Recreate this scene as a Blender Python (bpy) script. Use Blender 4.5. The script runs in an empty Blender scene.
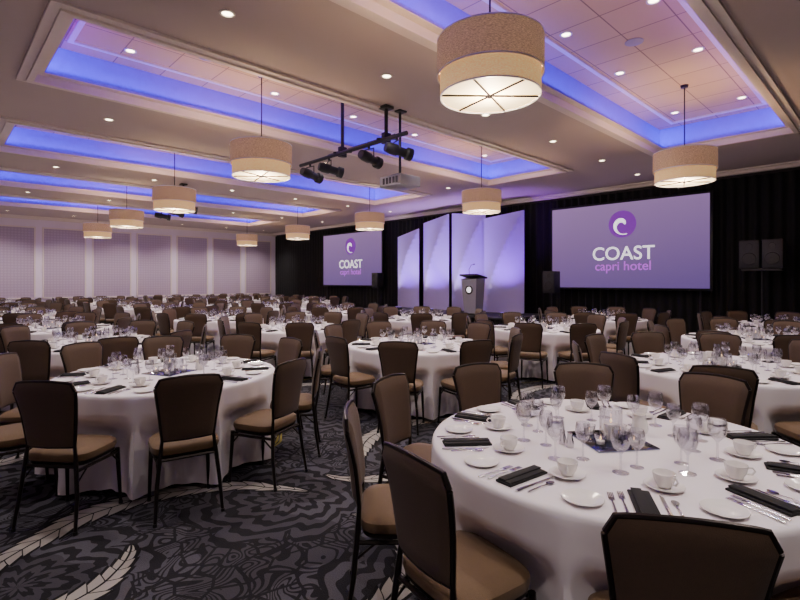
import bpy, bmesh, math, random
from math import sin, cos, pi, radians, atan2, sqrt
from mathutils import Matrix, Vector
random.seed(7)
scene = bpy.context.scene
COL = scene.collection

# ------------------------------------------------------------ helpers
def lin(c):
    out = []
    for x in c[:3]:
        x = x/255.0
        out.append(x/12.92 if x <= 0.04045 else ((x+0.055)/1.055)**2.4)
    return (out[0], out[1], out[2], 1.0)

class NB:
    """tiny node builder"""
    def __init__(self, mat):
        mat.use_nodes = True
        self.nt = mat.node_tree
        self.bsdf = self.nt.nodes.get('Principled BSDF')
        self.out = self.nt.nodes.get('Material Output')
    def n(self, t, **kw):
        nd = self.nt.nodes.new(t)
        for k, v in kw.items():
            setattr(nd, k, v)
        return nd
    def l(self, a, b):
        self.nt.links.new(a, b)
    def m(self, op, *args):
        nd = self.nt.nodes.new('ShaderNodeMath')
        nd.operation = op
        for i, a in enumerate(args):
            if isinstance(a, (int, float)):
                nd.inputs[i].default_value = a
            else:
                self.nt.links.new(a, nd.inputs[i])
        return nd.outputs[0]
    def mix(self, f, a, b):
        nd = self.nt.nodes.new('ShaderNodeMix')
        nd.data_type = 'RGBA'
        for s, v in ((nd.inputs[0], f), (nd.inputs[6], a), (nd.inputs[7], b)):
            if isinstance(v, (int, float, tuple)):
                s.default_value = v
            else:
                self.nt.links.new(v, s)
        return nd.outputs[2]

def mat(name, col, rough=0.6, metal=0.0, emis=None, estr=0.0, var=0.0, vscale=8.0, bump=0.0, bscale=60.0, spec=0.5, sheen=0.0):
    m = bpy.data.materials.new(name)
    b = NB(m)
    p = b.bsdf
    c = lin(col)
    p.inputs['Base Color'].default_value = c
    p.inputs['Roughness'].default_value = rough
    p.inputs['Metallic'].default_value = metal
    p.inputs['Specular IOR Level'].default_value = spec
    if sheen:
        p.inputs['Sheen Weight'].default_value = sheen
    if emis is not None:
        p.inputs['Emission Color'].default_value = lin(emis)
        p.inputs['Emission Strength'].default_value = estr
    tc = b.n('ShaderNodeTexCoord')
    if var > 0:
        ns = b.n('ShaderNodeTexNoise')
        ns.inputs['Scale'].default_value = vscale
        ns.inputs['Detail'].default_value = 3
        b.l(tc.outputs['Object'], ns.inputs['Vector'])
        c2 = tuple(min(1, x*(1+var)) for x in c[:3])+(1,)
        c1 = tuple(x*(1-var) for x in c[:3])+(1,)
        b.l(b.mix(ns.outputs[0], c1, c2), p.inputs['Base Color'])
    if bump > 0:
        ns = b.n('ShaderNodeTexNoise')
        ns.inputs['Scale'].default_value = bscale
        b.l(tc.outputs['Object'], ns.inputs['Vector'])
        bp = b.n('ShaderNodeBump')
        bp.inputs['Strength'].default_value = bump
        bp.inputs['Distance'].default_value = 0.01
        b.l(ns.outputs[0], bp.inputs['Height'])
        b.l(bp.outputs[0], p.inputs['Normal'])
    return m

class MB:
    def __init__(self):
        self.v = []; self.f = []; self.mi = []
        self.M = Matrix.Identity(4)
    def add(self, vs, fs, mi=0):
        o = len(self.v)
        M = self.M
        for p in vs:
            self.v.append(M @ Vector(p))
        for f in fs:
            self.f.append([i+o for i in f]); self.mi.append(mi)
    def box(self, c, s, mi=0, bev=0.0, R=None):
        hx, hy, hz = s[0]/2, s[1]/2, s[2]/2
        if bev <= 0:
            vs = [(x*hx, y*hy, z*hz) for x in (-1, 1) for y in (-1, 1) for z in (-1, 1)]
            fs = [(0,1,3,2),(4,6,7,5),(0,4,5,1),(2,3,7,6),(0,2,6,4),(1,5,7,3)]
        else:
            bm = bmesh.new()
            bmesh.ops.create_cube(bm, size=1.0)
            for v in bm.verts:
                v.co = Vector((v.co.x*s[0], v.co.y*s[1], v.co.z*s[2]))
            bmesh.ops.bevel(bm, geom=list(bm.edges), offset=bev, segments=2, profile=0.5, affect='EDGES')
            bm.verts.index_update()
            vs = [tuple(v.co) for v in bm.verts]
            fs = [[v.index for v in f.verts] for f in bm.faces]
            bm.free()
        if R is not None:
            vs = [R @ Vector(p) for p in vs]
        vs = [(p[0]+c[0], p[1]+c[1], p[2]+c[2]) for p in vs]
        self.add(vs, fs, mi)
    def lathe(self, prof, n=24, mi=0, func=None, sup=None, c=(0,0,0)):
        vs = []; fs = []; rings = []
        for (r, z) in prof:
            if r < 1e-6:
                rings.append([len(vs)]); vs.append((c[0], c[1], c[2]+z))
            else:
                ring = []
                for i in range(n):
                    a = 2*pi*i/n
                    rr = r
                    x, y = cos(a), sin(a)
                    if sup:
                        e, ax, ay = sup
                        x = math.copysign(abs(x)**e, x)*ax
                        y = math.copysign(abs(y)**e, y)*ay
                    if func: rr = func(r, z, a)
                    ring.append(len(vs)); vs.append((c[0]+rr*x, c[1]+rr*y, c[2]+z))
                rings.append(ring)
        for k in range(len(rings)-1):
            A, B = rings[k], rings[k+1]
            if len(A) == 1 and len(B) == 1: continue
            for i in range(n):
                j = (i+1) % n
                if len(A) == 1: fs.append((A[0], B[j], B[i]))
                elif len(B) == 1: fs.append((A[i], A[j], B[0]))
                else: fs.append((A[i], A[j], B[j], B[i]))
        self.add(vs, fs, mi)
    def tube(self, path, rad, n=8, mi=0, flat=1.0):
        P = [Vector(p) for p in path]
        if not isinstance(rad, (list, tuple)): rad = [rad]*len(P)
        vs = []; fs = []
        t0 = (P[1]-P[0]).normalized()
        up = Vector((0,0,1)) if abs(t0.z) < 0.9 else Vector((1,0,0))
        u = t0.cross(up).normalized()
        for k, p in enumerate(P):
            if k == 0: t = P[1]-P[0]
            elif k == len(P)-1: t = P[-1]-P[-2]
            else: t = P[k+1]-P[k-1]
            t.normalize()
            u = (u - t*u.dot(t)).normalized()
            w = t.cross(u)
            for i in range(n):
                a = 2*pi*i/n
                vs.append(p + (u*cos(a)+w*sin(a)*flat)*rad[k])
        for k in range(len(P)-1):
            for i in range(n):
                j = (i+1) % n
                fs.append((k*n+i, k*n+j, (k+1)*n+j, (k+1)*n+i))
        fs.append(tuple(range(n))[::-1])
        fs.append(tuple((len(P)-1)*n+i for i in range(n)))
        self.add(vs, fs, mi)
    def grid(self, fn, nu, nv, mi=0, flip=False):
        vs = [fn(i/nu, j/nv) for j in range(nv+1) for i in range(nu+1)]
        fs = []
        for j in range(nv):
            for i in range(nu):
                a = j*(nu+1)+i
                q = (a, a+1, a+nu+2, a+nu+1)
                fs.append(q[::-1] if flip else q)
        self.add(vs, fs, mi)
    def mesh(self, name, mats, smooth=True, ang=35):
        me = bpy.data.meshes.new(name)
        me.from_pydata([tuple(v) for v in self.v], [], self.f)
        for m in mats: me.materials.append(m)
        me.polygons.foreach_set('material_index', self.mi)
        if smooth:
            me.polygons.foreach_set('use_smooth', [True]*len(self.f))
            me.update()
            try: me.set_sharp_from_angle(angle=radians(ang))
            except Exception: pass
        me.update()
        return me

def obj(name, me, loc=(0,0,0), rz=0.0, parent=None):
    o = bpy.data.objects.new(name, me)
    o.location = loc
    o.rotation_euler = (0, 0, rz)
    COL.objects.link(o)
    if parent: o.parent = parent
    return o

# ------------------------------------------------------------ dimensions
XF, XB = 13.65, -2.6          # front (screens) wall, rear wall
YL, YR = 24.0, -2.2           # left wall, right wall
Z0 = 4.13                     # soffit height
ZT = Z0+0.46                  # coffer tile height
CX0, CX1 = 0.95, 10.5
COFF = [(1.35, 3.45), (5.5, 7.6), (9.9, 12.1), (14.25, 16.4), (18.55, 20.7)]

# ------------------------------------------------------------ materials
# carpet
def carpet():
    m = bpy.data.materials.new('carpet_floral')
    b = NB(m)
    tc = b.n('ShaderNodeTexCoord')
    nz = b.n('ShaderNodeTexNoise'); nz.inputs['Scale'].default_value = 1.3
    b.l(tc.outputs['Object'], nz.inputs['Vector'])
    mixv = b.n('ShaderNodeMix'); mixv.data_type = 'VECTOR'
    mixv.inputs[0].default_value = 0.16
    b.l(tc.outputs['Object'], mixv.inputs[4]); b.l(nz.outputs['Color'], mixv.inputs[5])
    sep = b.n('ShaderNodeSeparateXYZ')
    b.l(mixv.outputs[1], sep.inputs[0])
    X, Y = sep.outputs[0], sep.outputs[1]
    M = b.m
    def cell(v, size, off=0.0):
        q = M('ADD', v, off)
        q = M('DIVIDE', q, size)
        q = M('FRACT', q)
        q = M('SUBTRACT', q, 0.5)
        return M('MULTIPLY', q, size)
    def leaf(x, y, cx, cy, R, a0, span, W, teeth):
        dx = M('SUBTRACT', x, cx); dy = M('SUBTRACT', y, cy)
        r = M('SQRT', M('ADD', M('MULTIPLY', dx, dx), M('MULTIPLY', dy, dy)))
        a = M('ARCTAN2', dy, dx)
        a = M('MODULO', M('ADD', M('SUBTRACT', a, a0), 4*pi), 2*pi)
        t = M('DIVIDE', a, span)
        inside = M('MULTIPLY', M('LESS_THAN', t, 1.0), M('GREATER_THAN', t, 0.0))
        dist = M('ABSOLUTE', M('SUBTRACT', r, R))
        tap = M('POWER', M('MAXIMUM', M('SINE', M('MULTIPLY', M('MINIMUM', t, 1.0), pi)), 0.0), 0.7)
        ph = M('FRACT', M('ADD', M('MULTIPLY', t, teeth), M('MULTIPLY', dist, -9.0)))
        ser = M('ADD', 0.62, M('MULTIPLY', M('POWER', ph, 0.6), 0.38))
        w = M('MULTIPLY', M('MULTIPLY', tap, ser), W)
        mask = M('MULTIPLY', M('LESS_THAN', dist, w), inside)
        vein = M('GREATER_THAN', dist, 0.005)
        v2 = M('GREATER_THAN', ph, 0.07)
        return M('MULTIPLY', mask, M('MULTIPLY', vein, v2)), M('MULTIPLY', M('LESS_THAN', dist, M('ADD', w, 0.02)), inside)
    S = 2.2
    x1 = cell(X, S, 0.25); y1 = cell(Y, S, 0.75)
    L, H = leaf(x1, y1, 0.10, -0.1, 0.88, 0.3, 2.5, 0.095, 22)
    for args in ((-0.50, 0.40, 0.50, 3.3, 2.7, 0.08, 15), (0.58, -0.50, 0.45, 3.9, 3.0, 0.075, 15)):
        l2, h2 = leaf(x1, y1, *args)
        L = M('MAXIMUM', L, l2); H = M('MAXIMUM', H, h2)
    # large rosettes with lobed petals outlined
    def ros(size, ox, oy, k, pet, lob):
        x = cell(X, size, ox); y = cell(Y, size, oy)
        r = M('SQRT', M('ADD', M('MULTIPLY', x, x), M('MULTIPLY', y, y)))
        a = M('ADD', M('ARCTAN2', y, x), M('MULTIPLY', r, 1.3))
        pe = M('ABSOLUTE', M('SINE', M('MULTIPLY', a, pet/2)))
        pe2 = M('SINE', M('MULTIPLY', a, pet*3.0))
        arg = M('ADD', M('ADD', M('MULTIPLY', r, k), M('MULTIPLY', pe, -lob)), M('MULTIPLY', pe2, 0.5))
        s = M('SINE', arg)
        inr = M('LESS_THAN', r, M('MULTIPLY', M('ADD', 0.62, M('MULTIPLY', pe, 0.28)), size*0.5))
        return M('MULTIPLY', M('GREATER_THAN', s, 0.1), inr), inr
    r1, in1 = ros(1.3, 0.3, 0.5, 56, 8, 4.0)
    # scroll work: thin contour lines of smooth noise
    n2 = b.n('ShaderNodeTexNoise'); n2.inputs['Scale'].default_value = 3.4; n2.inputs['Detail'].default_value = 0.3
    n2.inputs['Distortion'].default_value = 1.0
    b.l(tc.outputs['Object'], n2.inputs['Vector'])
    con = M('GREATER_THAN', M('SINE', M('MULTIPLY', n2.outputs[0], 80.0)), 0.2)
    vor = b.n('ShaderNodeTexVoronoi'); vor.feature = 'DISTANCE_TO_EDGE'
    vor.inputs['Scale'].default_value = 7
    b.l(mixv.outputs[1], vor.inputs['Vector'])
    scr = M('LESS_THAN', vor.outputs['Distance'], 0.05)
    con = M('MAXIMUM', con, scr)
    notin = M('SUBTRACT', 1.0, in1)
    dark = M('MAXIMUM', r1, M('MULTIPLY', con, notin))
    ns = b.n('ShaderNodeTexNoise'); ns.inputs['Scale'].default_value = 130
    b.l(tc.outputs['Object'], ns.inputs['Vector'])
    base = b.mix(ns.outputs[0], lin((62, 61, 68)), lin((86, 84, 92)))
    big = b.n('ShaderNodeTexNoise'); big.inputs['Scale'].default_value = 0.9
    b.l(tc.outputs['Object'], big.inputs['Vector'])
    pk = M('GREATER_THAN', big.outputs[0], 0.5)
    base = b.mix(M('MULTIPLY', pk, 0.5), base, lin((44, 42, 47)))
    c = b.mix(M('MULTIPLY', dark, 0.9), base, lin((27, 26, 29)))
    c = b.mix(H, c, lin((28, 27, 29)))
    c = b.mix(L, c, lin((156, 152, 146)))
    x3 = cell(X, 2.2, 1.7); y3 = cell(Y, 2.2, 1.2)
    l3, h3 = leaf(x3, y3, 0.0, 0.0, 0.8, 4.2, 1.7, 0.035, 1)
    c = b.mix(l3, c, lin((128, 118, 60)))
    b.l(c, b.bsdf.inputs['Base Color'])
    b.bsdf.inputs['Roughness'].default_value = 0.95
    b.bsdf.inputs['Specular IOR Level'].default_value = 0.1
    bp = b.n('ShaderNodeBump'); bp.inputs['Strength'].default_value = 0.4; bp.inputs['Distance'].default_value = 0.01
    b.l(ns.outputs[0], bp.inputs['Height']); b.l(bp.outputs[0], b.bsdf.inputs['Normal'])
    return m

def tile_mat():
    m = bpy.data.materials.new('acoustic_tile')
    b = NB(m)
    tc = b.n('ShaderNodeTexCoord')
    br = b.n('ShaderNodeTexBrick')
    br.offset = 0.0; br.squash = 1.0
    br.inputs['Scale'].default_value = 1.0
    br.inputs['Brick Width'].default_value = 0.61
    br.inputs['Row Height'].default_value = 0.61
    br.inputs['Mortar Size'].default_value = 0.008
    br.inputs['Color1'].default_value = lin((204, 178, 136))
    br.inputs['Color2'].default_value = lin((196, 171, 130))
    br.inputs['Mortar'].default_value = lin((138, 120, 94))
    b.l(tc.outputs['Object'], br.inputs['Vector'])
    b.l(br.outputs['Color'], b.bsdf.inputs['Base Color'])
    b.bsdf.inputs['Roughness'].default_value = 0.9
    return m

def wallpaper():
    m = bpy.data.materials.new('damask_wallpaper')
    b = NB(m)
    tc = b.n('ShaderNodeTexCoord')
    sep = b.n('ShaderNodeSeparateXYZ'); b.l(tc.outputs['Object'], sep.inputs[0])
    a = b.m('SINE', b.m('MULTIPLY', sep.outputs[0], 60.0))
    c = b.m('SINE', b.m('MULTIPLY', sep.outputs[2], 60.0))
    k = b.m('GREATER_THAN', b.m('ADD', a, c), 0.2)
    col = b.mix(k, lin((168, 150, 170)), lin((178, 160, 180)))
    b.l(col, b.bsdf.inputs['Base Color'])
    b.bsdf.inputs['Roughness'].default_value = 0.6
    return m

def shade_mat(name, c1, c2, s):
    m = bpy.data.materials.new(name)
    b = NB(m)
    tc = b.n('ShaderNodeTexCoord')
    mp = b.n('ShaderNodeMapping'); mp.inputs['Scale'].default_value = (60, 60, 220)
    b.l(tc.outputs['Object'], mp.inputs[0])
    ns = b.n('ShaderNodeTexNoise'); ns.inputs['Scale'].default_value = 1.0; ns.inputs['Detail'].default_value = 2
    b.l(mp.outputs[0], ns.inputs['Vector'])
    f = b.m('MULTIPLY', b.m('SUBTRACT', ns.outputs[0], 0.3), 2.5)
    f = b.m('MINIMUM', b.m('MAXIMUM', f, 0.0), 1.0)
    col = b.mix(f, lin(c1), lin(c2))
    b.l(col, b.bsdf.inputs['Base Color'])
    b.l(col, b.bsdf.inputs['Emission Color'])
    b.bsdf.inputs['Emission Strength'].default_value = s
    b.bsdf.inputs['Roughness'].default_value = 0.9
    return m

def glass_mat():
    m = bpy.data.materials.new('clear_glass')
    b = NB(m)
    tr = b.n('ShaderNodeBsdfTransparent'); tr.inputs[0].default_value = (0.95, 0.95, 0.97, 1)
    gl = b.n('ShaderNodeBsdfGlossy'); gl.inputs['Roughness'].default_value = 0.06
    lw = b.n('ShaderNodeLayerWeight'); lw.inputs['Blend'].default_value = 0.35
    f = b.m('ADD', b.m('MULTIPLY', lw.outputs['Facing'], 0.65), 0.08)
    mx = b.n('ShaderNodeMixShader')
    b.l(f, mx.inputs[0]); b.l(tr.outputs[0], mx.inputs[1]); b.l(gl.outputs[0], mx.inputs[2])
    b.l(mx.outputs[0], b.out.inputs['Surface'])
    return m

def screen_mat():
    m = bpy.data.materials.new('projected_slide')
    b = NB(m)
    tc = b.n('ShaderNodeTexCoord')
    sep = b.n('ShaderNodeSeparateXYZ'); b.l(tc.outputs['Generated'], sep.inputs[0])
    f = b.m('ADD', b.m('MULTIPLY', sep.outputs[2], 0.75), b.m('MULTIPLY', sep.outputs[1], 0.2))
    col = b.mix(f, lin((108, 80, 152)), lin((172, 132, 188)))
    b.l(col, b.bsdf.inputs['Emission Color'])
    b.bsdf.inputs['Emission Strength'].default_value = 0.78
    b.bsdf.inputs['Base Color'].default_value = (0.05, 0.05, 0.06, 1)
    b.bsdf.inputs['Roughness'].default_value = 0.8
    return m

M_carpet = carpet()
M_soffit = mat('soffit_paint', (182, 167, 162), 0.8, var=0.03, vscale=1.5)
M_trimc = mat('cornice_paint', (220, 206, 200), 0.6, var=0.03)
M_cove = mat('cove_plaster_led_tint', (128, 100, 248), 0.8, var=0.02)  # blue-violet LED light painted into the plaster colour
M_tile = tile_mat()
M_wall = mat('wall_paint_lilac', (222, 208, 224), 0.7, var=0.03, vscale=2)
M_paper = wallpaper()
M_walld = mat('wall_dark', (60, 52, 56), 0.8, var=0.05)
M_drape = mat('black_drape', (9, 8, 10), 0.85, var=0.2, vscale=3, sheen=0.02)
M_fab = mat('chair_back_fabric', (80, 60, 43), 0.65, var=0.14, vscale=90, bump=0.2, bscale=350, sheen=0.12)
M_seat = mat('chair_seat_fabric', (100, 76, 48), 0.7, var=0.14, vscale=90, bump=0.2, bscale=350, sheen=0.12)
M_metal = mat('dark_bronze_metal', (46, 40, 38), 0.35, metal=0.8, var=0.1)
M_cloth = mat('white_tablecloth', (236, 229, 232), 0.75, var=0.03, vscale=5, bump=0.12, bscale=9, sheen=0.1)
M_china = mat('white_china', (240, 236, 232), 0.15, var=0.01)
M_steel = mat('polished_steel', (200, 198, 200), 0.18, metal=1.0, var=0.05)
M_nap = mat('black_napkin', (12, 11, 14), 0.8, var=0.2, vscale=50)
M_glass = glass_mat()
M_mirror = mat('mirror_tile', (130, 138, 155), 0.05, metal=1.0, var=0.02)
M_flame = mat('candle_glow', (255, 200, 120), 0.5, emis=(255, 205, 140), estr=4.0)
M_black = mat('black_plastic', (22, 22, 24), 0.45, var=0.1)
M_grey = mat('projector_grey', (140, 136, 140), 0.4, var=0.05)
M_lens = mat('lens_emitter', (255, 240, 210), 0.4, emis=(255, 236, 200), estr=14.0)
M_ring = mat('white_trim_ring', (220, 212, 205), 0.4, var=0.02)
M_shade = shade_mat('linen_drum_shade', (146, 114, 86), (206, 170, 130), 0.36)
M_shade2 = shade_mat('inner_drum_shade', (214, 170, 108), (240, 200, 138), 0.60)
M_diff = mat('lamp_diffuser', (250, 232, 190), 0.6, emis=(255, 214, 140), estr=1.3)
M_panel = mat('sail_fabric_uplight_tint', (190, 174, 236), 0.7, var=0.02)  # white cloth; lilac base colour adds to the violet uplighting
M_stage = mat('stage_deck', (40, 34, 44), 0.7, var=0.1)
M_lect = mat('lectern_laminate', (140, 137, 150), 0.4, var=0.05)
M_screen = screen_mat()
M_textw = mat('slide_text_white', (255, 255, 255), 0.6, emis=(250, 245, 255), estr=1.3)
M_textp = mat('slide_logo_purple', (120, 50, 150), 0.6, emis=(118, 40, 160), estr=0.9)
M_textp2 = mat('slide_text_violet', (150, 80, 190), 0.6, emis=(190, 84, 222), estr=1.0)

# ------------------------------------------------------------ room shell
mb = MB(); mb.add([(XB, YR, 0), (XF, YR, 0), (XF, YL, 0), (XB, YL, 0)], [(0, 1, 2, 3)])
obj('floor', mb.mesh('floor', [M_carpet], False))

# ceiling
mb = MB()
def quad(a, b_, c, d, mi): mb.add([a, b_, c, d], [(0, 1, 2, 3)], mi)
def hrect(x0, x1, y0, y1, z, mi): quad((x0, y0, z), (x0, y1, z), (x1, y1, z), (x1, y0, z), mi)
hrect(XB, CX0, YR, YL, Z0, 0); hrect(CX1, XF, YR, YL, Z0, 0)
ys = [YR]+[v for c in COFF for v in c]+[YL]
for i in range(0, len(ys), 2): hrect(CX0, CX1, ys[i], ys[i+1], Z0, 0)
for (y0, y1) in COFF:
    x0, x1 = CX0, CX1
    def ringwall(o, za, zb, mi):
        a, b2, c, d = x0+o, x1-o, y0+o, y1-o
        quad((a, c, za), (b2, c, za), (b2, c, zb), (a, c, zb), mi)
        quad((b2, c, za), (b2, d, za), (b2, d, zb), (b2, c, zb), mi)
        quad((b2, d, za), (a, d, za), (a, d, zb), (b2, d, zb), mi)
        quad((a, d, za), (a, c, za), (a, c, zb), (a, d, zb), mi)
    def ringflat(o1, o2, z, mi):
        for (a, b2, c, d) in ((x0+o1, x1-o1, y0+o1, y0+o2), (x0+o1, x1-o1, y1-o2, y1-o1),
                              (x0+o1, x0+o2, y0+o2, y1-o2), (x1-o2, x1-o1, y0+o2, y1-o2)):
            hrect(a, b2, c, d, z, mi)
    # moulding frame below soffit (two steps)
    ringwall(-0.16, Z0-0.0, Z0-0.03, 1); ringflat(-0.16, -0.07, Z0-0.03, 1)
    ringwall(-0.07, Z0-0.03, Z0-0.055, 1); ringflat(-0.07, 0.0, Z0-0.055, 1)
    ringwall(0.0, Z0-0.055, Z0+0.05, 1)
    ringflat(0.0, 0.09, Z0+0.05, 1)
    ringwall(0.09, Z0+0.05, Z0+0.09, 1)
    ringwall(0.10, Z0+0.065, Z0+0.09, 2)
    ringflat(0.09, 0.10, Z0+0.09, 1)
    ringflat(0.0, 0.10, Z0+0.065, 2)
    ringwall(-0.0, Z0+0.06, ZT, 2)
    hrect(x0, x1, y0, y1, ZT, 3)
    # small tile border moulding
    ringwall(0.30, ZT, ZT-0.025, 1); ringwall(0.36, ZT-0.025, ZT, 1); ringflat(0.30, 0.36, ZT-0.025, 1)
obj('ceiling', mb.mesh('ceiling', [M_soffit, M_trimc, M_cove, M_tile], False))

def wallbox(name, c, s, m):
    q = MB(); q.box(c, s, 0); return obj(name, q.mesh(name, [m], False))
ZW = 4.7
wallbox('wall_front', (XF+0.1, (YL+YR)/2, ZW/2), (0.2, YL-YR+0.4, ZW), M_walld)
wallbox('wall_rear', (XB-0.1, (YL+YR)/2, ZW/2), (0.2, YL-YR+0.4, ZW), M_wall)
wallbox('wall_right', ((XF+XB)/2, YR-0.1, ZW/2), (XF-XB, 0.2, ZW), M_walld)
wallbox('wall_left', ((XF+XB)/2, YL+0.1, ZW/2), (XF-XB, 0.2, ZW), M_wall)
# left wall panels: moulding + wallpaper field
q = MB()
xx = 13.35
while xx > -2.0:
    a, b2 = xx-1.45, xx
    if a < XB: break
    q.box(((a+b2)/2, YL-0.006, 2.3), (b2-a-0.05, 0.012, 2.76), 1)
    for (cx, cz, sx, sz) in (((a+b2)/2, 3.70, b2-a+0.05, 0.05), ((a+b2)/2, 0.90, b2-a+0.05, 0.05), (a, 2.3, 0.05, 2.8), (b2, 2.3, 0.05, 2.8)):
        q.box((cx, YL-0.02, cz), (sx, 0.04, sz), 0)
    xx -= 1.72
obj('trim_1', q.mesh('trim_1', [M_trimc, M_paper], False))
q = MB(); q.box(((XF+XB)/2, YL-0.03, 0.09), (XF-XB, 0.04, 0.18), 0); obj('baseboard_left', q.mesh('bb', [M_trimc], False))
q = MB()
q.box(((XF+XB)/2, YL-0.05, Z0-0.06), (XF-XB, 0.1, 0.12), 0); q.box(((XF+XB)/2, YL-0.09, Z0-0.02), (XF-XB, 0.18, 0.04), 0)
q.box((XF-0.24, (YL+YR)/2, Z0-0.05), (0.10, YL-YR, 0.10), 0); q.box((XF-0.29, (YL+YR)/2, Z0-0.015), (0.2, YL-YR, 0.03), 0)
obj('trim_2', q.mesh('trim_2', [M_trimc], False))

# drapes
def drape(name, p0, p1, z0=0.02, z1=3.98, amp=0.05, per=0.22):
    q = MB()
    P0, P1 = Vector(p0), Vector(p1); L = (P1-P0).length; d = (P1-P0)/L; nrm = Vector((-d.y, d.x))
    n = int(L/per*8)
    def fn(u, v):
        s = u*L
        a = amp*(0.8+0.2*sin(s*1.7))*sin(2*pi*s/per+0.5*sin(s*2.3))
        p = P0+d*s+nrm*a
        return (p.x, p.y, z0+(z1-z0)*v)
    q.grid(fn, n, 3, 0)
    return obj(name, q.mesh(name, [M_drape], True, 80))
drape('stage_drape_curtain', (XF-0.12, YR+0.15), (XF-0.12, 23.7))
drape('side_drape_curtain', (5.5, YR+0.10), (XF-0.2, YR+0.10))

# ------------------------------------------------------------ chairs
def chair_mesh():
    q = MB()
    # seat cushion
    prof = [(0.0, 0.415), (0.80, 0.415), (0.97, 0.425), (1.0, 0.445), (0.985, 0.47), (0.90, 0.487), (0.6, 0.497), (0.0, 0.50)]
    q.lathe(prof, 40, 1, sup=(0.45, 0.220, 0.195), c=(0, -0.02, 0))
    q.lathe([(0.0, 0.395), (0.9, 0.395), (0.94, 0.405), (0.94, 0.417), (0.0, 0.417)], 32, 2, sup=(0.4, 0.220, 0.195), c=(0, -0.02, 0))
    # back
    zb, zt = 0.53, 0.930
    def yb(v): return -0.212-0.025*v-0.028*v*v
    def hw(v): return 0.155+0.048*v
    def pt(u, v, side):
        U = 2*u-1
        vv = v
        w = hw(vv)
        k = max(0, (abs(U)-0.86)/0.14)
        drop = 0.045*(1-sqrt(max(0, 1-k*k)))*max(0, (v-0.5)*2)
        z = zb+(zt-zb)*vv+0.018*(1-U*U)*vv-drop
        edge = min(1, min(1-abs(U), v, 1-v)*9)
        th = 0.010+0.014*sqrt(max(0, edge))
        y = yb(vv)-0.020*(1-U*U)+side*th
        return (U*w, y, z)
    q.grid(lambda u, v: pt(u, v, 1), 16, 12, 0, True)
    q.grid(lambda u, v: pt(u, v, -1), 16, 12, 0, False)
    for s in (-1, 1):
        path = [(s*0.210, -0.270, 0.0), (s*0.196, -0.236, 0.22), (s*0.174, -0.218, 0.42)]
        for i in range(0, 9):
            v = i/8
            p = pt(0 if s < 0 else 1, v, 0)
            path.append((p[0]+s*0.006, p[1], p[2]))
        q.tube(path, [0.010, 0.013, 0.014]+[0.0105]*9, 8, 2)
    top = []
    for i in range(17):
        p = pt(i/16, 1, 0); top.append((p[0]*1.02, p[1], p[2]+0.004))
    q.tube(top, 0.0105, 8, 2)
    q.tube([(pt(i/8, 0, 0)[0], pt(i/8, 0, 0)[1], zb-0.004) for i in range(9)], 0.010, 8, 2)
    for s in (-1, 1):
        q.tube([(s*0.190, 0.150, 0.40), (s*0.197, 0.160, 0.2), (s*0.203, 0.170, 0.0)], [0.016, 0.013, 0.010], 8, 2)
        q.tube([(s*0.193, 0.153, 0.375), (s*0.182, -0.21, 0.375)], 0.011, 6, 2)
        q.tube([(s*0.200, 0.155, 0.30), (s*0.193, 0.08, 0.385)], 0.006, 6, 2)
        q.tube([(s*0.188, -0.225, 0.30), (s*0.186, -0.12, 0.385)], 0.006, 6, 2)
        for yy, xo in ((0.170, 0.203), (-0.270, 0.210)):
            q.lathe([(0.0, 0.0), (0.014, 0.0), (0.014, 0.02), (0.0, 0.02)], 10, 3, c=(s*xo, yy, 0))
    q.tube([(-0.195, 0.153, 0.375), (0.195, 0.153, 0.375)], 0.011, 6, 2)
    q.tube([(-0.178, -0.216, 0.40), (0.178, -0.216, 0.40)], 0.011, 6, 2)
    return q.mesh('dining_chair', [M_fab, M_seat, M_metal, M_black], True, 40)
ME_chair = chair_mesh()

# ------------------------------------------------------------ table with cloth
def table_mesh():
    q = MB()
    R = 0.91
    def fn(r, z, a):
        if z > 0.735: return r
        k = min(1, (0.76-z)/0.68)
        c = 0.5+0.5*cos(10*a)
        t = min(1, max(0, (0.60-z)/0.12)); t = t*t*(3-2*t)
        rr = R+0.004-0.150*t*(c**0.5)
        rr += 0.020*k*cos(20*a+0.6*sin(3*a))*(1-c)+0.012*k*sin(34*a+1.5*sin(2*a))+0.010*k*sin(7*a+1)
        rr += 0.03*(1-c)*k
        return rr
    prof = [(0, 0.76), (0.3, 0.76), (0.6, 0.76), (0.8, 0.76), (0.885, 0.7595), (0.905, 0.756), (R+0.002, 0.745), (R+0.004, 0.73)]
    z = 0.70
    while z > 0.05:
        prof.append((R, z)); z -= 0.035
    prof.append((R, 0.035))
    q.lathe(prof, 300, 0, func=fn)
    # wooden top and folding legs underneath
    q.lathe([(0.0, 0.735), (0.89, 0.735), (0.89, 0.757), (0, 0.757)], 48, 1)
    for s in (-1, 1):
        for t in (-1, 1):
            q.tube([(s*0.5, t*0.3, 0.735), (s*0.5, t*0.36, 0.0)], 0.014, 8, 1)
        q.tube([(s*0.5, -0.33, 0.2), (s*0.5, 0.33, 0.2)], 0.012, 8, 1)
    return q.mesh('round_banquet_table', [M_cloth, M_metal], True, 60)
ME_table = table_mesh()

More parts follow.
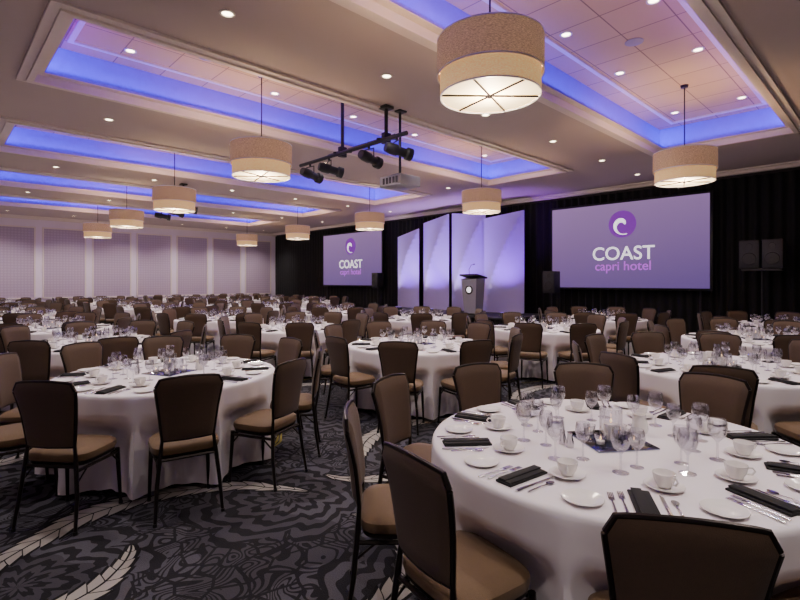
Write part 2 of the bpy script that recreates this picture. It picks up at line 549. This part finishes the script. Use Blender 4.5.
TM = [M_china, M_steel, M_nap, M_glass, M_mirror, M_flame]
def T(x, y, z=0, r=0): return Matrix.Translation((x, y, z)) @ Matrix.Rotation(r, 4, 'Z')
def a_plate(q, n=28):
    q.lathe([(0, 0.004), (0.045, 0.004), (0.052, 0.007), (0.076, 0.015), (0.077, 0.013), (0.052, 0.001), (0, 0.0)], n, 0)
def a_cup(q, n=24):
    q.lathe([(0, 0.005), (0.03, 0.005), (0.045, 0.008), (0.074, 0.017), (0.075, 0.015), (0.045, 0.002), (0, 0.0)], n, 0)
    q.lathe([(0, 0.008), (0.024, 0.008), (0.026, 0.014), (0.036, 0.03), (0.041, 0.050), (0.043, 0.064), (0.0405, 0.064), (0.038, 0.050), (0.032, 0.03), (0.02, 0.018), (0, 0.017)], n, 0)
    q.tube([(0.038, 0, 0.056), (0.056, 0, 0.058), (0.064, 0, 0.046), (0.055, 0, 0.032), (0.036, 0, 0.030)], 0.0042, 6, 0)
def a_goblet(q, n=20, h=0.19, r=0.04):
    k = h/0.19; m_ = r/0.04
    q.lathe([(0, 0.002), (0.034*m_, 0.002), (0.034*m_, 0.004), (0.008, 0.010), (0.0045, 0.02), (0.004, 0.08*k), (0.012, 0.092*k),
             (0.032*m_, 0.112*k), (0.041*m_, 0.14*k), (0.039*m_, 0.17*k), (0.034*m_, h), (0.0325*m_, h), (0.0375*m_, 0.17*k), (0.039*m_, 0.14*k), (0.030*m_, 0.114*k), (0, 0.098*k)], n, 3)
def a_napkin(q):
    # long folded napkin with layers
    q.box((0, 0, 0.005), (0.24, 0.080, 0.010), 2, 0.004)
    q.box((0.004, 0.004, 0.012), (0.225, 0.064, 0.008), 2, 0.003)
    q.box((0.0, -0.010, 0.017), (0.23, 0.038, 0.006), 2, 0.002)
def a_fork(q):
    q.tube([(-0.10, 0, 0.005), (-0.03, 0, 0.007), (0.03, 0, 0.004), (0.045, 0, 0.003)], [0.006, 0.004, 0.003, 0.006], 6, 1, 0.5)
    q.box((0.052, 0, 0.003), (0.02, 0.022, 0.003), 1)
    for i in range(4):
        q.box((0.082, -0.009+0.006*i, 0.005), (0.045, 0.0032, 0.002), 1)
def a_knife(q):
    q.tube([(-0.11, 0, 0.005), (-0.06, 0, 0.005), (0.0, 0, 0.004)], [0.0065, 0.0065, 0.005], 6, 1, 0.6)
    q.add([(0, -0.006, 0.002), (0.10, -0.008, 0.002), (0.125, 0.004, 0.002), (0, 0.007, 0.002), (0, -0.006, 0.004), (0.10, -0.008, 0.003), (0.125, 0.004, 0.003), (0, 0.007, 0.004)],
          [(3, 2, 1, 0), (4, 5, 6, 7), (0, 1, 5, 4), (1, 2, 6, 5), (2, 3, 7, 6)], 1)
def a_spoon(q):
    q.tube([(-0.08, 0, 0.004), (0.0, 0, 0.006), (0.04, 0, 0.003)], [0.005, 0.003, 0.003], 6, 1, 0.5)
    q.lathe([(0, 0.001), (0.6, 0.002), (1, 0.006), (0.9, 0.006), (0, 0.004)], 12, 1, sup=(1.0, 0.022, 0.014), c=(0.058, 0, 0))
def a_center(q):
    q.box((0, 0, 0.004), (0.32, 0.32, 0.008), 4, 0.002)
    q.lathe([(0, 0.008), (0.055, 0.008), (0.055, 0.17), (0.052, 0.17), (0.052, 0.014), (0, 0.014)], 24, 3)
    q.lathe([(0, 0.014), (0.035, 0.014), (0.035, 0.09), (0, 0.092)], 16, 0)
    q.lathe([(0, 0.094), (0.005, 0.102), (0, 0.118)], 8, 5)
    for a in (0.6, 2.17, 3.74, 5.31):
        c = (0.115*cos(a), 0.115*sin(a), 0)
        q.lathe([(0, 0.008), (0.026, 0.008), (0.032, 0.06), (0.030, 0.06), (0.024, 0.012), (0, 0.012)], 16, 3, c=c)
        q.lathe([(0, 0.012), (0.02, 0.012), (0.02, 0.028), (0, 0.03)], 12, 0, c=c)
        q.lathe([(0, 0.031), (0.004, 0.037), (0, 0.05)], 8, 5, c=c)
def a_jug(q):
    q.lathe([(0, 0.0), (0.034, 0.0), (0.042, 0.02), (0.038, 0.06), (0.028, 0.085), (0.033, 0.10), (0.030, 0.10), (0.024, 0.085), (0.03, 0.05), (0, 0.02)], 20, 0)
    q.tube([(0.03, 0, 0.088), (0.055, 0, 0.08), (0.056, 0, 0.05), (0.04, 0, 0.035)], 0.004, 6, 0)
def a_shaker(q):
    q.lathe([(0, 0), (0.018, 0), (0.02, 0.02), (0.012, 0.055), (0.013, 0.058), (0.012, 0.07), (0, 0.075)], 14, 1)

ITEMS = {
    'black_napkin': (a_napkin, (0.745, 0.0, 0.0)),
    'dinner_fork': (a_fork, (0.765, -0.072, pi)),
    'salad_fork': (a_fork, (0.775, -0.108, pi)),
    'dinner_knife': (a_knife, (0.765, 0.075, pi)),
    'soup_spoon': (a_spoon, (0.765, 0.108, pi)),
    'bread_plate': (a_plate, (0.755, -0.215, 0.0)),
    'coffee_cup': (a_cup, (0.57, 0.11, 0.6)),
    'water_goblet': (a_goblet, (0.45, -0.03, 0.0)),
    'wine_glass': (lambda q: a_goblet(q, 20, 0.17, 0.034), (0.36, 0.05, 0.0)),
}
def one(fn, name):
    q = MB(); fn(q); return q.mesh(name, TM, True, 40)
ME_items = {k: one(v[0], k) for k, v in ITEMS.items()}
ME_center = one(a_center, 'candle_centerpiece'); ME_jug = one(a_jug, 'cream_jug'); ME_shaker = one(a_shaker, 'salt_shaker')
def merged():
    q = MB()
    rnd = random.Random(3)
    for i in range(10):
        a = 2*pi*i/10
        for k, (fn, (rho, tau, rr)) in ITEMS.items():
            M = Matrix.Rotation(a, 4, 'Z') @ T(rho+rnd.uniform(-.01, .01), tau+rnd.uniform(-.004, .004), 0.001, rr+rnd.uniform(-.05, .05))
            q.M = M
            if k == 'wine_glass': a_goblet(q, 10, 0.17, 0.034)
            elif k == 'water_goblet': a_goblet(q, 10)
            elif k == 'bread_plate': a_plate(q, 16)
            elif k == 'coffee_cup': a_cup(q, 14)
            elif k in ('salad_fork', 'soup_spoon'): continue
            else: fn(q)
    q.M = Matrix.Translation((0, 0, 0.001)); a_center(q)
    q.M = T(0.2, 0.16, 0.001); a_jug(q)
    q.M = T(-0.2, 0.12, 0.001); a_shaker(q)
    return q.mesh('table_place_settings', TM, True, 40)
ME_set = merged()

tables = [ # x, y, base chair angle (deg), chair radius, detailed
    (2.52, 1.06, 31.5, 0.985, True), (5.49, 1.25, 12, 1.02, False), (8.40, 1.50, 28, 1.03, False), (11.2, 1.6, 5, 1.03, False),
    (1.56, 4.60, 3, 1.02, True), (4.60, 4.44, 0, 1.03, False), (7.70, 4.40, 20, 1.03, False), (10.7, 4.7, 9, 1.03, False),
    (1.60, 7.45, 15, 1.03, False), (4.70, 7.50, 25, 1.03, False), (7.80, 7.40, 7, 1.03, False)]
for j, yy in enumerate((10.4, 13.4, 16.4, 19.4, 22.3)):
    for i, x in enumerate((1.6, 4.7, 7.8, 10.9)):
        if x > 10 and yy < 15: continue
        tables.append((x+random.uniform(-.15, .15), yy+random.uniform(-.12, .12), random.uniform(0, 36), 1.04, False))
ZTOP = 0.7605
# small per-seat shifts at the nearest table: seat index -> (angle offset deg, radius offset)
NEAR = {4: (-4.0, 0.01), 3: (0.0, 0.08), 2: (1.0, 0.09), 1: (1.0, 0.03), 9: (-3.0, 0.0)}
for ti, (tx, ty, base, rad, det) in enumerate(tables):
    br = radians(base)
    obj('round_banquet_table', ME_table, (tx, ty, 0), br)
    if det:
        for i in range(10):
            a = br+2*pi*i/10
            j = random.uniform(-.05, .05)
            for k, (fn, (rho, tau, rr)) in ITEMS.items():
                rho2 = rho+random.uniform(-.01, .01); tau2 = tau+random.uniform(-.002, .002)
                obj(k, ME_items[k], (tx+rho2*cos(a)-tau2*sin(a), ty+rho2*sin(a)+tau2*cos(a), ZTOP), a+rr+j)
        obj('candle_centerpiece', ME_center, (tx, ty, ZTOP), br+0.4)
        obj('cream_jug', ME_jug, (tx+0.25, ty-0.05, ZTOP), 1.0)
        obj('salt_shaker', ME_shaker, (tx-0.24, ty+0.10, ZTOP))
        obj('salt_shaker', ME_shaker, (tx-0.22, ty+0.15, ZTOP))
    else:
        obj('table_place_settings', ME_set, (tx, ty, ZTOP), br)
    for i in range(10):
        a = br+2*pi*i/10+random.uniform(-.03, .03)
        r = rad+random.uniform(0, .05)
        if ti == 0:
            da, dr = NEAR.get(i, (0, 0))
            a = br+2*pi*i/10+radians(da); r = rad+dr
        x, y = tx+r*cos(a), ty+r*sin(a)
        obj('dining_chair', ME_chair, (x, y, 0), a+pi/2+random.uniform(-.05, .05))

# ------------------------------------------------------------ chandeliers
def lamp_mesh():
    q = MB()
    q.lathe([(0.435, 0.17), (0.435, 0.46), (0.428, 0.46), (0.428, 0.17), (0.435, 0.17)], 64, 0)
    q.lathe([(0.437, 0.168), (0.437, 0.18), (0.426, 0.18), (0.426, 0.168), (0.437, 0.168)], 64, 3)
    q.lathe([(0.437, 0.452), (0.437, 0.464), (0.426, 0.464), (0.426, 0.452), (0.437, 0.452)], 64, 3)
    q.lathe([(0.410, 0.0), (0.410, 0.24), (0.403, 0.24), (0.403, 0.0), (0.410, 0.0)], 64, 1)
    q.lathe([(0.412, -0.003), (0.412, 0.01), (0.401, 0.01), (0.401, -0.003), (0.412, -0.003)], 64, 3)
    q.lathe([(0.402, 0.015), (0.0, 0.012)], 48, 2)
    q.lathe([(0.402, 0.022), (0.0, 0.022)], 48, 3)
    for k in range(3):
        a = k*pi/3+0.3
        q.tube([(0.402*cos(a), 0.402*sin(a), 0.007), (-0.402*cos(a), -0.402*sin(a), 0.007)], 0.008, 6, 4)
        q.tube([(0.43*cos(a), 0.43*sin(a), 0.44), (-0.43*cos(a), -0.43*sin(a), 0.44)], 0.006, 6, 4)
    q.lathe([(0, -0.015), (0.018, -0.01), (0.022, 0.006), (0, 0.01)], 16, 4)
    L = ZT-3.10
    q.tube([(0, 0, 0.02), (0, 0, L)], 0.008, 8, 4)
    q.lathe([(0, L-0.04), (0.05, L-0.035), (0.06, L), (0, L)], 20, 4)
    return q.mesh('drum_pendant_lamp', [M_shade, M_shade2, M_diff, M_ring, M_metal], True, 40)
ME_lamp = lamp_mesh()
def light(name, kind, loc, energy, col, parent=None, **kw):
    d = bpy.data.lights.new(name, kind)
    d.energy = energy; d.color = col
    for k, v in kw.items(): setattr(d, k, v)
    o = bpy.data.objects.new(name, d)
    o.location = loc
    COL.objects.link(o)
    if parent: o.parent = parent
    return o
WARM = (1.0, 0.68, 0.36)
NEUT = (1.0, 0.88, 0.84)
lamps = [(3.34, 2.4), (8.39, 2.4), (3.5, 6.55), (8.8, 6.55), (3.83, 11.0), (9.35, 11.0), (4.03, 15.3), (9.6, 15.3), (4.25, 19.6), (9.8, 19.6)]
for (x, y) in lamps:
    o = obj('drum_pendant_lamp', ME_lamp, (x, y, 3.10))
    light('lamp_bulb', 'POINT', (0, 0, 0.33), 90, WARM, o, shadow_soft_size=0.05)
    light('lamp_glow', 'POINT', (0, 0, -0.16), 42, (1.0, 0.84, 0.70), o, shadow_soft_size=0.03)

# ------------------------------------------------------------ downlights
q = MB()
q.lathe([(0.075, 0.0), (0.075, -0.008), (0.055, -0.012), (0.048, 0.0)], 24, 0)
q.lathe([(0.05, -0.003), (0.0, -0.003)], 24, 1)
ME_dl = q.mesh('recessed_downlight', [M_ring, M_lens], True)
for y in (-0.4, 4.5, 8.75, 13.2, 17.5, 22.6):
    for x in (0.0, 2.05, 4.1, 6.15, 8.2, 10.25, 12.2):
        o = obj('recessed_downlight', ME_dl, (x, y, Z0-0.001))
        if x < 11 or y > 20:
            e = 260 if y > 20 else (205 if y > 8 else 185)
            if x > 10 and y in (8.75, 13.2): e = 110
            light('downlight_beam', 'SPOT', (0, 0, -0.03), e, NEUT, o, spot_size=radians(120), spot_blend=0.9, shadow_soft_size=0.04)
for (y0, y1) in COFF:
    for x in (1.9, 4.0, 5.6, 7.2, 9.6):
        for yy in (y0+0.55, y1-0.55):
            o = obj('recessed_downlight', ME_dl, (x, yy, ZT-0.001))
        light('downlight_beam', 'SPOT', (0, 0, -0.03), 85, NEUT, o, spot_size=radians(90), spot_blend=0.8, shadow_soft_size=0.04)
q = MB()
q.lathe([(0.11, 0), (0.11, -0.006), (0.09, -0.010), (0, -0.010)], 28, 0)
ME_cs = q.mesh('ceiling_speaker', [M_grey], True)
for (y0, y1) in COFF[:3]:
    for x in (6.4, 2.7):
        obj('ceiling_speaker', ME_cs, (x, (y0+y1)/2, ZT-0.001))

# ------------------------------------------------------------ cove LED strips
BLUE = (0.05, 0.02, 1.0); VIO = (0.24, 0.02, 1.0)
def strip(loc, lx, ly, en, col, rot):
    q = MB(); q.box((0, 0, -0.006), (lx, ly, 0.008), 0)
    o = obj('cove_led_strip', q.mesh('cove_led_strip', [M_ring], False), loc)
    l = light('led_glow', 'AREA', (0, 0, 0.010), en, col, o, shape='RECTANGLE', size=max(lx, 0.02), size_y=max(ly, 0.02))
    l.rotation_euler = rot
for ci, (y0, y1) in enumerate(COFF):
    z = Z0+0.085
    L = CX1-CX0-0.1; W = y1-y0-0.1
    tl = radians(35)
    strip(((CX0+CX1)/2, y0+0.07, z), L, 0.03, 36, VIO, (pi-tl, 0, 0))
    strip(((CX0+CX1)/2, y1-0.07, z), L, 0.03, 50, BLUE, (pi+tl, 0, 0))
    strip((CX0+0.07, (y0+y1)/2, z), 0.03, W-0.1, 9, VIO, (pi, tl, 0))
    strip((CX1-0.07, (y0+y1)/2, z), 0.03, W-0.1, 10, BLUE, (pi, -tl, 0))

# ------------------------------------------------------------ screens
FR = Matrix(((0, 0, -1), (-1, 0, 0), (0, 1, 0)))  # local x->-Y, y->+Z, z->-X
def text(body, size, y, z, m, parent, name):
    cu = bpy.data.curves.new(name, 'FONT'); cu.body = body; cu.size = size
    cu.align_x = 'CENTER'; cu.align_y = 'CENTER'; cu.extrude = 0.002; cu.offset = 0.003
    o = bpy.data.objects.new(name, cu); cu.materials.append(m)
    COL.objects.link(o)
    o.matrix_world = Matrix.Translation((13.255, y, z)) @ FR.to_4x4()
    o.parent = parent
    return o
def screen(yc, w=4.04, h=2.26, zc=2.53):
    q = MB()
    q.box((13.30, yc, zc), (0.04, w+0.12, h+0.12), 1, 0.008)
    for s in (-1, 1):
        q.tube([(13.33, yc+s*(w/2-0.2), 0), (13.33, yc+s*(w/2-0.2), zc)], 0.025, 8, 1)
        q.tube([(13.0, yc+s*(w/2-0.2), 0.03), (13.42, yc+s*(w/2-0.2), 0.03)], 0.025, 8, 1)
    e = obj('projection_screen', q.mesh('screen_frame', [M_black, M_black], True))
    q = MB(); q.box((13.272, yc, zc), (0.012, w, h), 0)
    obj('slide_surface', q.mesh('slide_surface', [M_screen], False), parent=e)
    text('COAST', 0.50, yc, zc-0.23, M_textw, e, 'slide_title')
    text('capri hotel', 0.34, yc, zc-0.56, M_textp2, e, 'slide_subtitle')
    q = MB()
    n = 48; zl = zc+0.56
    vs = [(13.262, yc, zl)]+[(13.262, yc-0.36*cos(2*pi*i/n), zl+0.36*sin(2*pi*i/n)) for i in range(n)]
    q.add(vs, [(0, i+1, (i+1) % n+1) for i in range(n)], 0)
    pth = []; rd = []
    for i in range(30):
        t = i/29; a = 0.2+t*5.0; r = 0.06+0.21*t
        pth.append((13.258, yc-r*cos(a), zl-0.02+r*sin(a))); rd.append(0.012+0.045*sin(pi*min(1, t*1.1+0.05))*1.0)
    q.tube(pth, [max(0.006, v) for v in rd], 10, 1, 1.0)
    o = obj('slide_logo', q.mesh('slide_logo', [M_textp, M_textw], True), parent=e)
    for v in o.data.vertices:
        v.co.x = 13.262+(v.co.x-13.258)*0.05 if v.co.x != 13.262 else 13.264
screen(5.28); screen(16.9)

# ------------------------------------------------------------ stage
q = MB()
q.box((12.0, 10.4, 0.58), (2.3, 6.4, 0.06), 0, 0.01)
def sk(u, v):
    L1, L2 = 2.2, 6.3; s = u*(2*L1+L2)
    w = 0.02*sin(s*2*pi/0.16)
    if s < L1: return (13.1-s, 13.55+w, 0.01+v*0.55)
    if s < L1+L2: return (10.9+w, 13.55-(s-L1), 0.01+v*0.55)
    return (10.9+(s-L1-L2), 7.25-w, 0.01+v*0.55)
q.grid(sk, 500, 2, 1)
obj('stage_platform', q.mesh('stage_platform', [M_stage, M_drape], True, 50))
# sail panels: stretched fabric with a slanted top and a ridge along the diagonal
q = MB()
P = [(12.7, 13.30, 3.22, 12.45, 12.0, 3.42), (12.65, 11.93, 3.62, 12.45, 10.62, 3.80), (12.55, 10.54, 3.82, 12.65, 9.28, 3.66), (12.5, 9.20, 3.52, 12.75, 7.95, 3.68)]
for (xa, ya, za, xb, yb_, zb_) in P:
    def fn(u, v, o=0.0):
        # two facets meeting on the diagonal of the sail
        d = u*(1-v) if u < v else v*(1-u)
        x = xa+(xb-xa)*u-1.3*d+o; y = ya+(yb_-ya)*u
        return (x, y, 0.614+(za+(zb_-za)*u-0.614)*v)
    q.grid(fn, 16, 16, 0)
    q.grid(lambda u, v: fn(u, v, 0.02), 16, 16, 0, True)
    q.tube([fn(0, i/8, 0.01) for i in range(9)], 0.018, 6, 0)
    q.tube([fn(1, i/8, 0.01) for i in range(9)], 0.018, 6, 0)
    q.tube([fn(i/8, 1, 0.01) for i in range(9)], 0.012, 6, 0)
obj('stage_sail_backdrop', q.mesh('stage_sail_backdrop', [M_panel], True, 12))
q = MB()
q.lathe([(0, 0.0), (0.08, 0.0), (0.08, 0.05), (0.06, 0.09), (0.0, 0.09)], 20, 0)
q.lathe([(0.055, 0.091), (0, 0.091)], 20, 1)
M_upl = mat('uplight_lens', (180, 150, 255), 0.4, emis=(150, 100, 255), estr=2)
ME_up = q.mesh('stage_uplight', [M_black, M_upl], True)
V1 = (0.30, 0.02, 1.0); V2 = (0.85, 0.74, 1.0)
# each sail has a pale lamp on its left and a violet lamp on its right
for (yy, cc, e, side) in ((13.40, V2, 200, 1), (12.1, V1, 260, -1), (11.95, V2, 200, 1), (10.75, V1, 330, -1), (10.5, V2, 190, 1), (9.35, V1, 300, -1), (9.1, V2, 60, 1), (7.85, V1, 480, -1)):
    o = obj('stage_uplight', ME_up, (11.5, yy, 0.611))
    l = light('uplight_beam', 'SPOT', (0, 0, 0.11), e, cc, o, spot_size=radians(75), spot_blend=0.9, shadow_soft_size=0.05)
    d = Vector((0.80, -0.45*side, 1.9)).normalized()
    l.rotation_euler = d.to_track_quat('-Z', 'Y').to_euler()
# lectern
q = MB()
q.box((0, 0, 0.03), (0.50, 0.56, 0.06), 1, 0.01)
q.add([(-0.16, -0.20, 0.06), (0.16, -0.20, 0.06), (0.16, 0.20, 0.06), (-0.16, 0.20, 0.06), (-0.22, -0.27, 1.02), (0.2, -0.27, 1.10), (0.2, 0.27, 1.10), (-0.22, 0.27, 1.02)],
      [(0, 3, 2, 1), (4, 5, 6, 7), (0, 1, 5, 4), (1, 2, 6, 5), (2, 3, 7, 6), (3, 0, 4, 7)], 0)
q.box((0, 0, 1.10), (0.50, 0.62, 0.05), 1, 0.01, R=Matrix.Rotation(radians(10), 3, 'Y'))
q.tube([(-0.18, 0, 1.08), (-0.2, 0, 1.3), (-0.1, 0, 1.42), (0.0, 0, 1.44)], 0.007, 6, 1)
q.tube([(0.0, 0, 1.44), (0.05, 0, 1.45)], 0.014, 8, 1)
q.M = Matrix.Translation((-0.198, 0, 0.72)) @ Matrix.Rotation(radians(-90), 4, 'Y')
q.lathe([(0.13, 0.0), (0.13, 0.01), (0, 0.01)], 28, 1)
q.lathe([(0.08, 0.012), (0.0, 0.012)], 28, 2)
q.M = Matrix.Identity(4)
obj('lectern', q.mesh('lectern', [M_lect, M_black, M_textw], True, 30), (11.20, 8.62, 0.611), 0)

# loudspeakers
def speaker(q, c, w=0.36, d=0.36, h=0.6):
    q.box(c, (d, w, h), 0, 0.015)
    q.box((c[0]-d/2-0.004, c[1], c[2]), (0.01, w-0.05, h-0.06), 1, 0.002)
    q.M = Matrix.Translation((c[0]-d/2-0.01, c[1], c[2]-0.1)) @ Matrix.Rotation(radians(-90), 4, 'Y')
    q.lathe([(0.13, 0.0), (0.12, 0.008), (0.03, 0.002), (0, 0.006)], 24, 0)
    q.M = Matrix.Translation((c[0]-d/2-0.01, c[1], c[2]+0.17)) @ Matrix.Rotation(radians(-90), 4, 'Y')
    q.lathe([(0.06, 0.0), (0.055, 0.006), (0, 0.003)], 20, 0)
    q.M = Matrix.Identity(4)
M_grille = mat('speaker_grille', (40, 39, 43), 0.5, var=0.3, vscale=200)
M_cab = mat('speaker_cabinet', (30, 29, 32), 0.5, var=0.1)
def stand(q, x, y, ztop):
    q.tube([(x, y, 0.35), (x, y, ztop)], 0.018, 8, 0)
    for k in range(3):
        a = 2*pi*k/3+0.3
        q.tube([(x, y, 0.75), (x+0.34*cos(a), y+0.34*sin(a), 0.01)], 0.011, 6, 0)
        q.tube([(x, y, 0.36), (x+0.18*cos(a), y+0.18*sin(a), 0.36)], 0.008, 6, 0)
for (x, yy, zc, pair) in ((12.8, 2.17, 2.15, True), (12.4, 6.85, 1.55, False), (12.6, 14.35, 1.6, False)):
    q = MB()
    if pair:
        speaker(q, (x, yy-0.2, zc)); speaker(q, (x, yy+0.2, zc))
        q.box((x, yy, zc-0.33), (0.3, 0.7, 0.04), 0, 0.005)
        stand(q, x, yy, zc-0.33)
    else:
        speaker(q, (x, yy, zc), 0.34, 0.34, 0.6); stand(q, x, yy, zc-0.3)
    obj('loudspeaker', q.mesh('loudspeaker', [M_cab, M_grille], True, 30))

# ------------------------------------------------------------ lighting rigs + projector
def can(q, c, aim_yaw, tilt):
    q.tube([(c[0], c[1], c[2]), (c[0], c[1], c[2]-0.06)], 0.02, 8, 0)
    base = Vector((c[0], c[1], c[2]-0.2))
    u = Vector((-sin(aim_yaw), cos(aim_yaw), 0))
    q.tube([base+u*0.10, base+u*0.10+Vector((0, 0, 0.13)), base-u*0.10+Vector((0, 0, 0.13)), base-u*0.10], 0.009, 6, 0)
    q.M = Matrix.Translation(base) @ Matrix.Rotation(aim_yaw, 4, 'Z') @ Matrix.Rotation(tilt, 4, 'Y') @ Matrix.Scale(1.05, 4)
    q.lathe([(0, -0.17), (0.06, -0.165), (0.075, -0.10), (0.075, 0.0), (0.06, 0.02), (0.06, 0.13), (0.085, 0.15), (0.085, 0.22), (0.078, 0.22), (0.055, 0.14), (0, 0.13)], 18, 0)
    q.M = Matrix.Identity(4)
def rig(name, x, ys_, yc1, yc2, z, offs):
    q = MB()
    q.tube([(x, ys_[0], z), (x, ys_[1], z)], 0.03, 10, 0)
    q.tube([(x+0.25, ys_[0]+0.5, z+0.12), (x+0.25, ys_[1]-0.5, z+0.12)], 0.03, 10, 0)
    for yy, zt in ((yc1, Z0), (yc2, ZT)):
        q.tube([(x+0.12, yy, z+0.0), (x+0.12, yy, zt)], 0.028, 8, 0)
        q.box((x+0.12, yy, zt-0.02), (0.16, 0.16, 0.04), 0, 0.004)
        q.tube([(x-0.05, yy, z+0.02), (x+0.3, yy, z+0.1)], 0.02, 8, 0)
        q.box((x+0.12, yy, z+0.06), (0.12, 0.08, 0.16), 0, 0.004)
    for i, yy in enumerate(offs):
        can(q, (x, yy, z), (0.1 if i % 2 else -0.3), radians(100))
    obj(name, q.mesh(name, [M_black], True, 40))
rig('stage_lighting_rig', 4.7, (4.75, 7.4), 5.3, 6.35, 3.60, (4.95, 5.55, 6.55, 7.1))
rig('stage_lighting_rig', 4.7, (12.4, 14.8), 13.2, 14.6, 3.60, (12.6, 13.5, 14.5))
q = MB()
q.box((0, 0, 0), (0.42, 0.46, 0.16), 0, 0.02)
q.M = Matrix.Translation((0.21, 0.08, 0)) @ Matrix.Rotation(radians(90), 4, 'Y')
q.lathe([(0.055, 0), (0.055, 0.05), (0.045, 0.05), (0.04, 0.02), (0, 0.02)], 20, 1)
q.M = Matrix.Identity(4)
for k in range(5): q.box((-0.212, -0.15+0.07*k, 0), (0.006, 0.04, 0.09), 1)
ZP = 3.06
q.tube([(0, 0, 0.07), (0, 0, Z0-ZP)], 0.02, 8, 1)
q.box((0, 0, 0.10), (0.2, 0.2, 0.03), 1, 0.004); q.box((0, 0, Z0-ZP-0.012), (0.15, 0.15, 0.024), 1, 0.004)
obj('ceiling_projector', q.mesh('ceiling_projector', [M_grey, M_black], True, 30), (5.1, 5.30, ZP))

# ------------------------------------------------------------ world + camera
w = bpy.data.worlds.new('World'); scene.world = w; w.use_nodes = True
w.node_tree.nodes['Background'].inputs[0].default_value = (0.02, 0.02, 0.03, 1)
cam = bpy.data.cameras.new('Camera'); co = bpy.data.objects.new('Camera', cam); COL.objects.link(co)
cam.sensor_width = 36; cam.lens = 490*36/800; cam.shift_y = -19/800; cam.clip_start = 0.05
co.location = (0, 0, 1.58); co.rotation_euler = (radians(90), 0, radians(46.1-90))
scene.camera = co
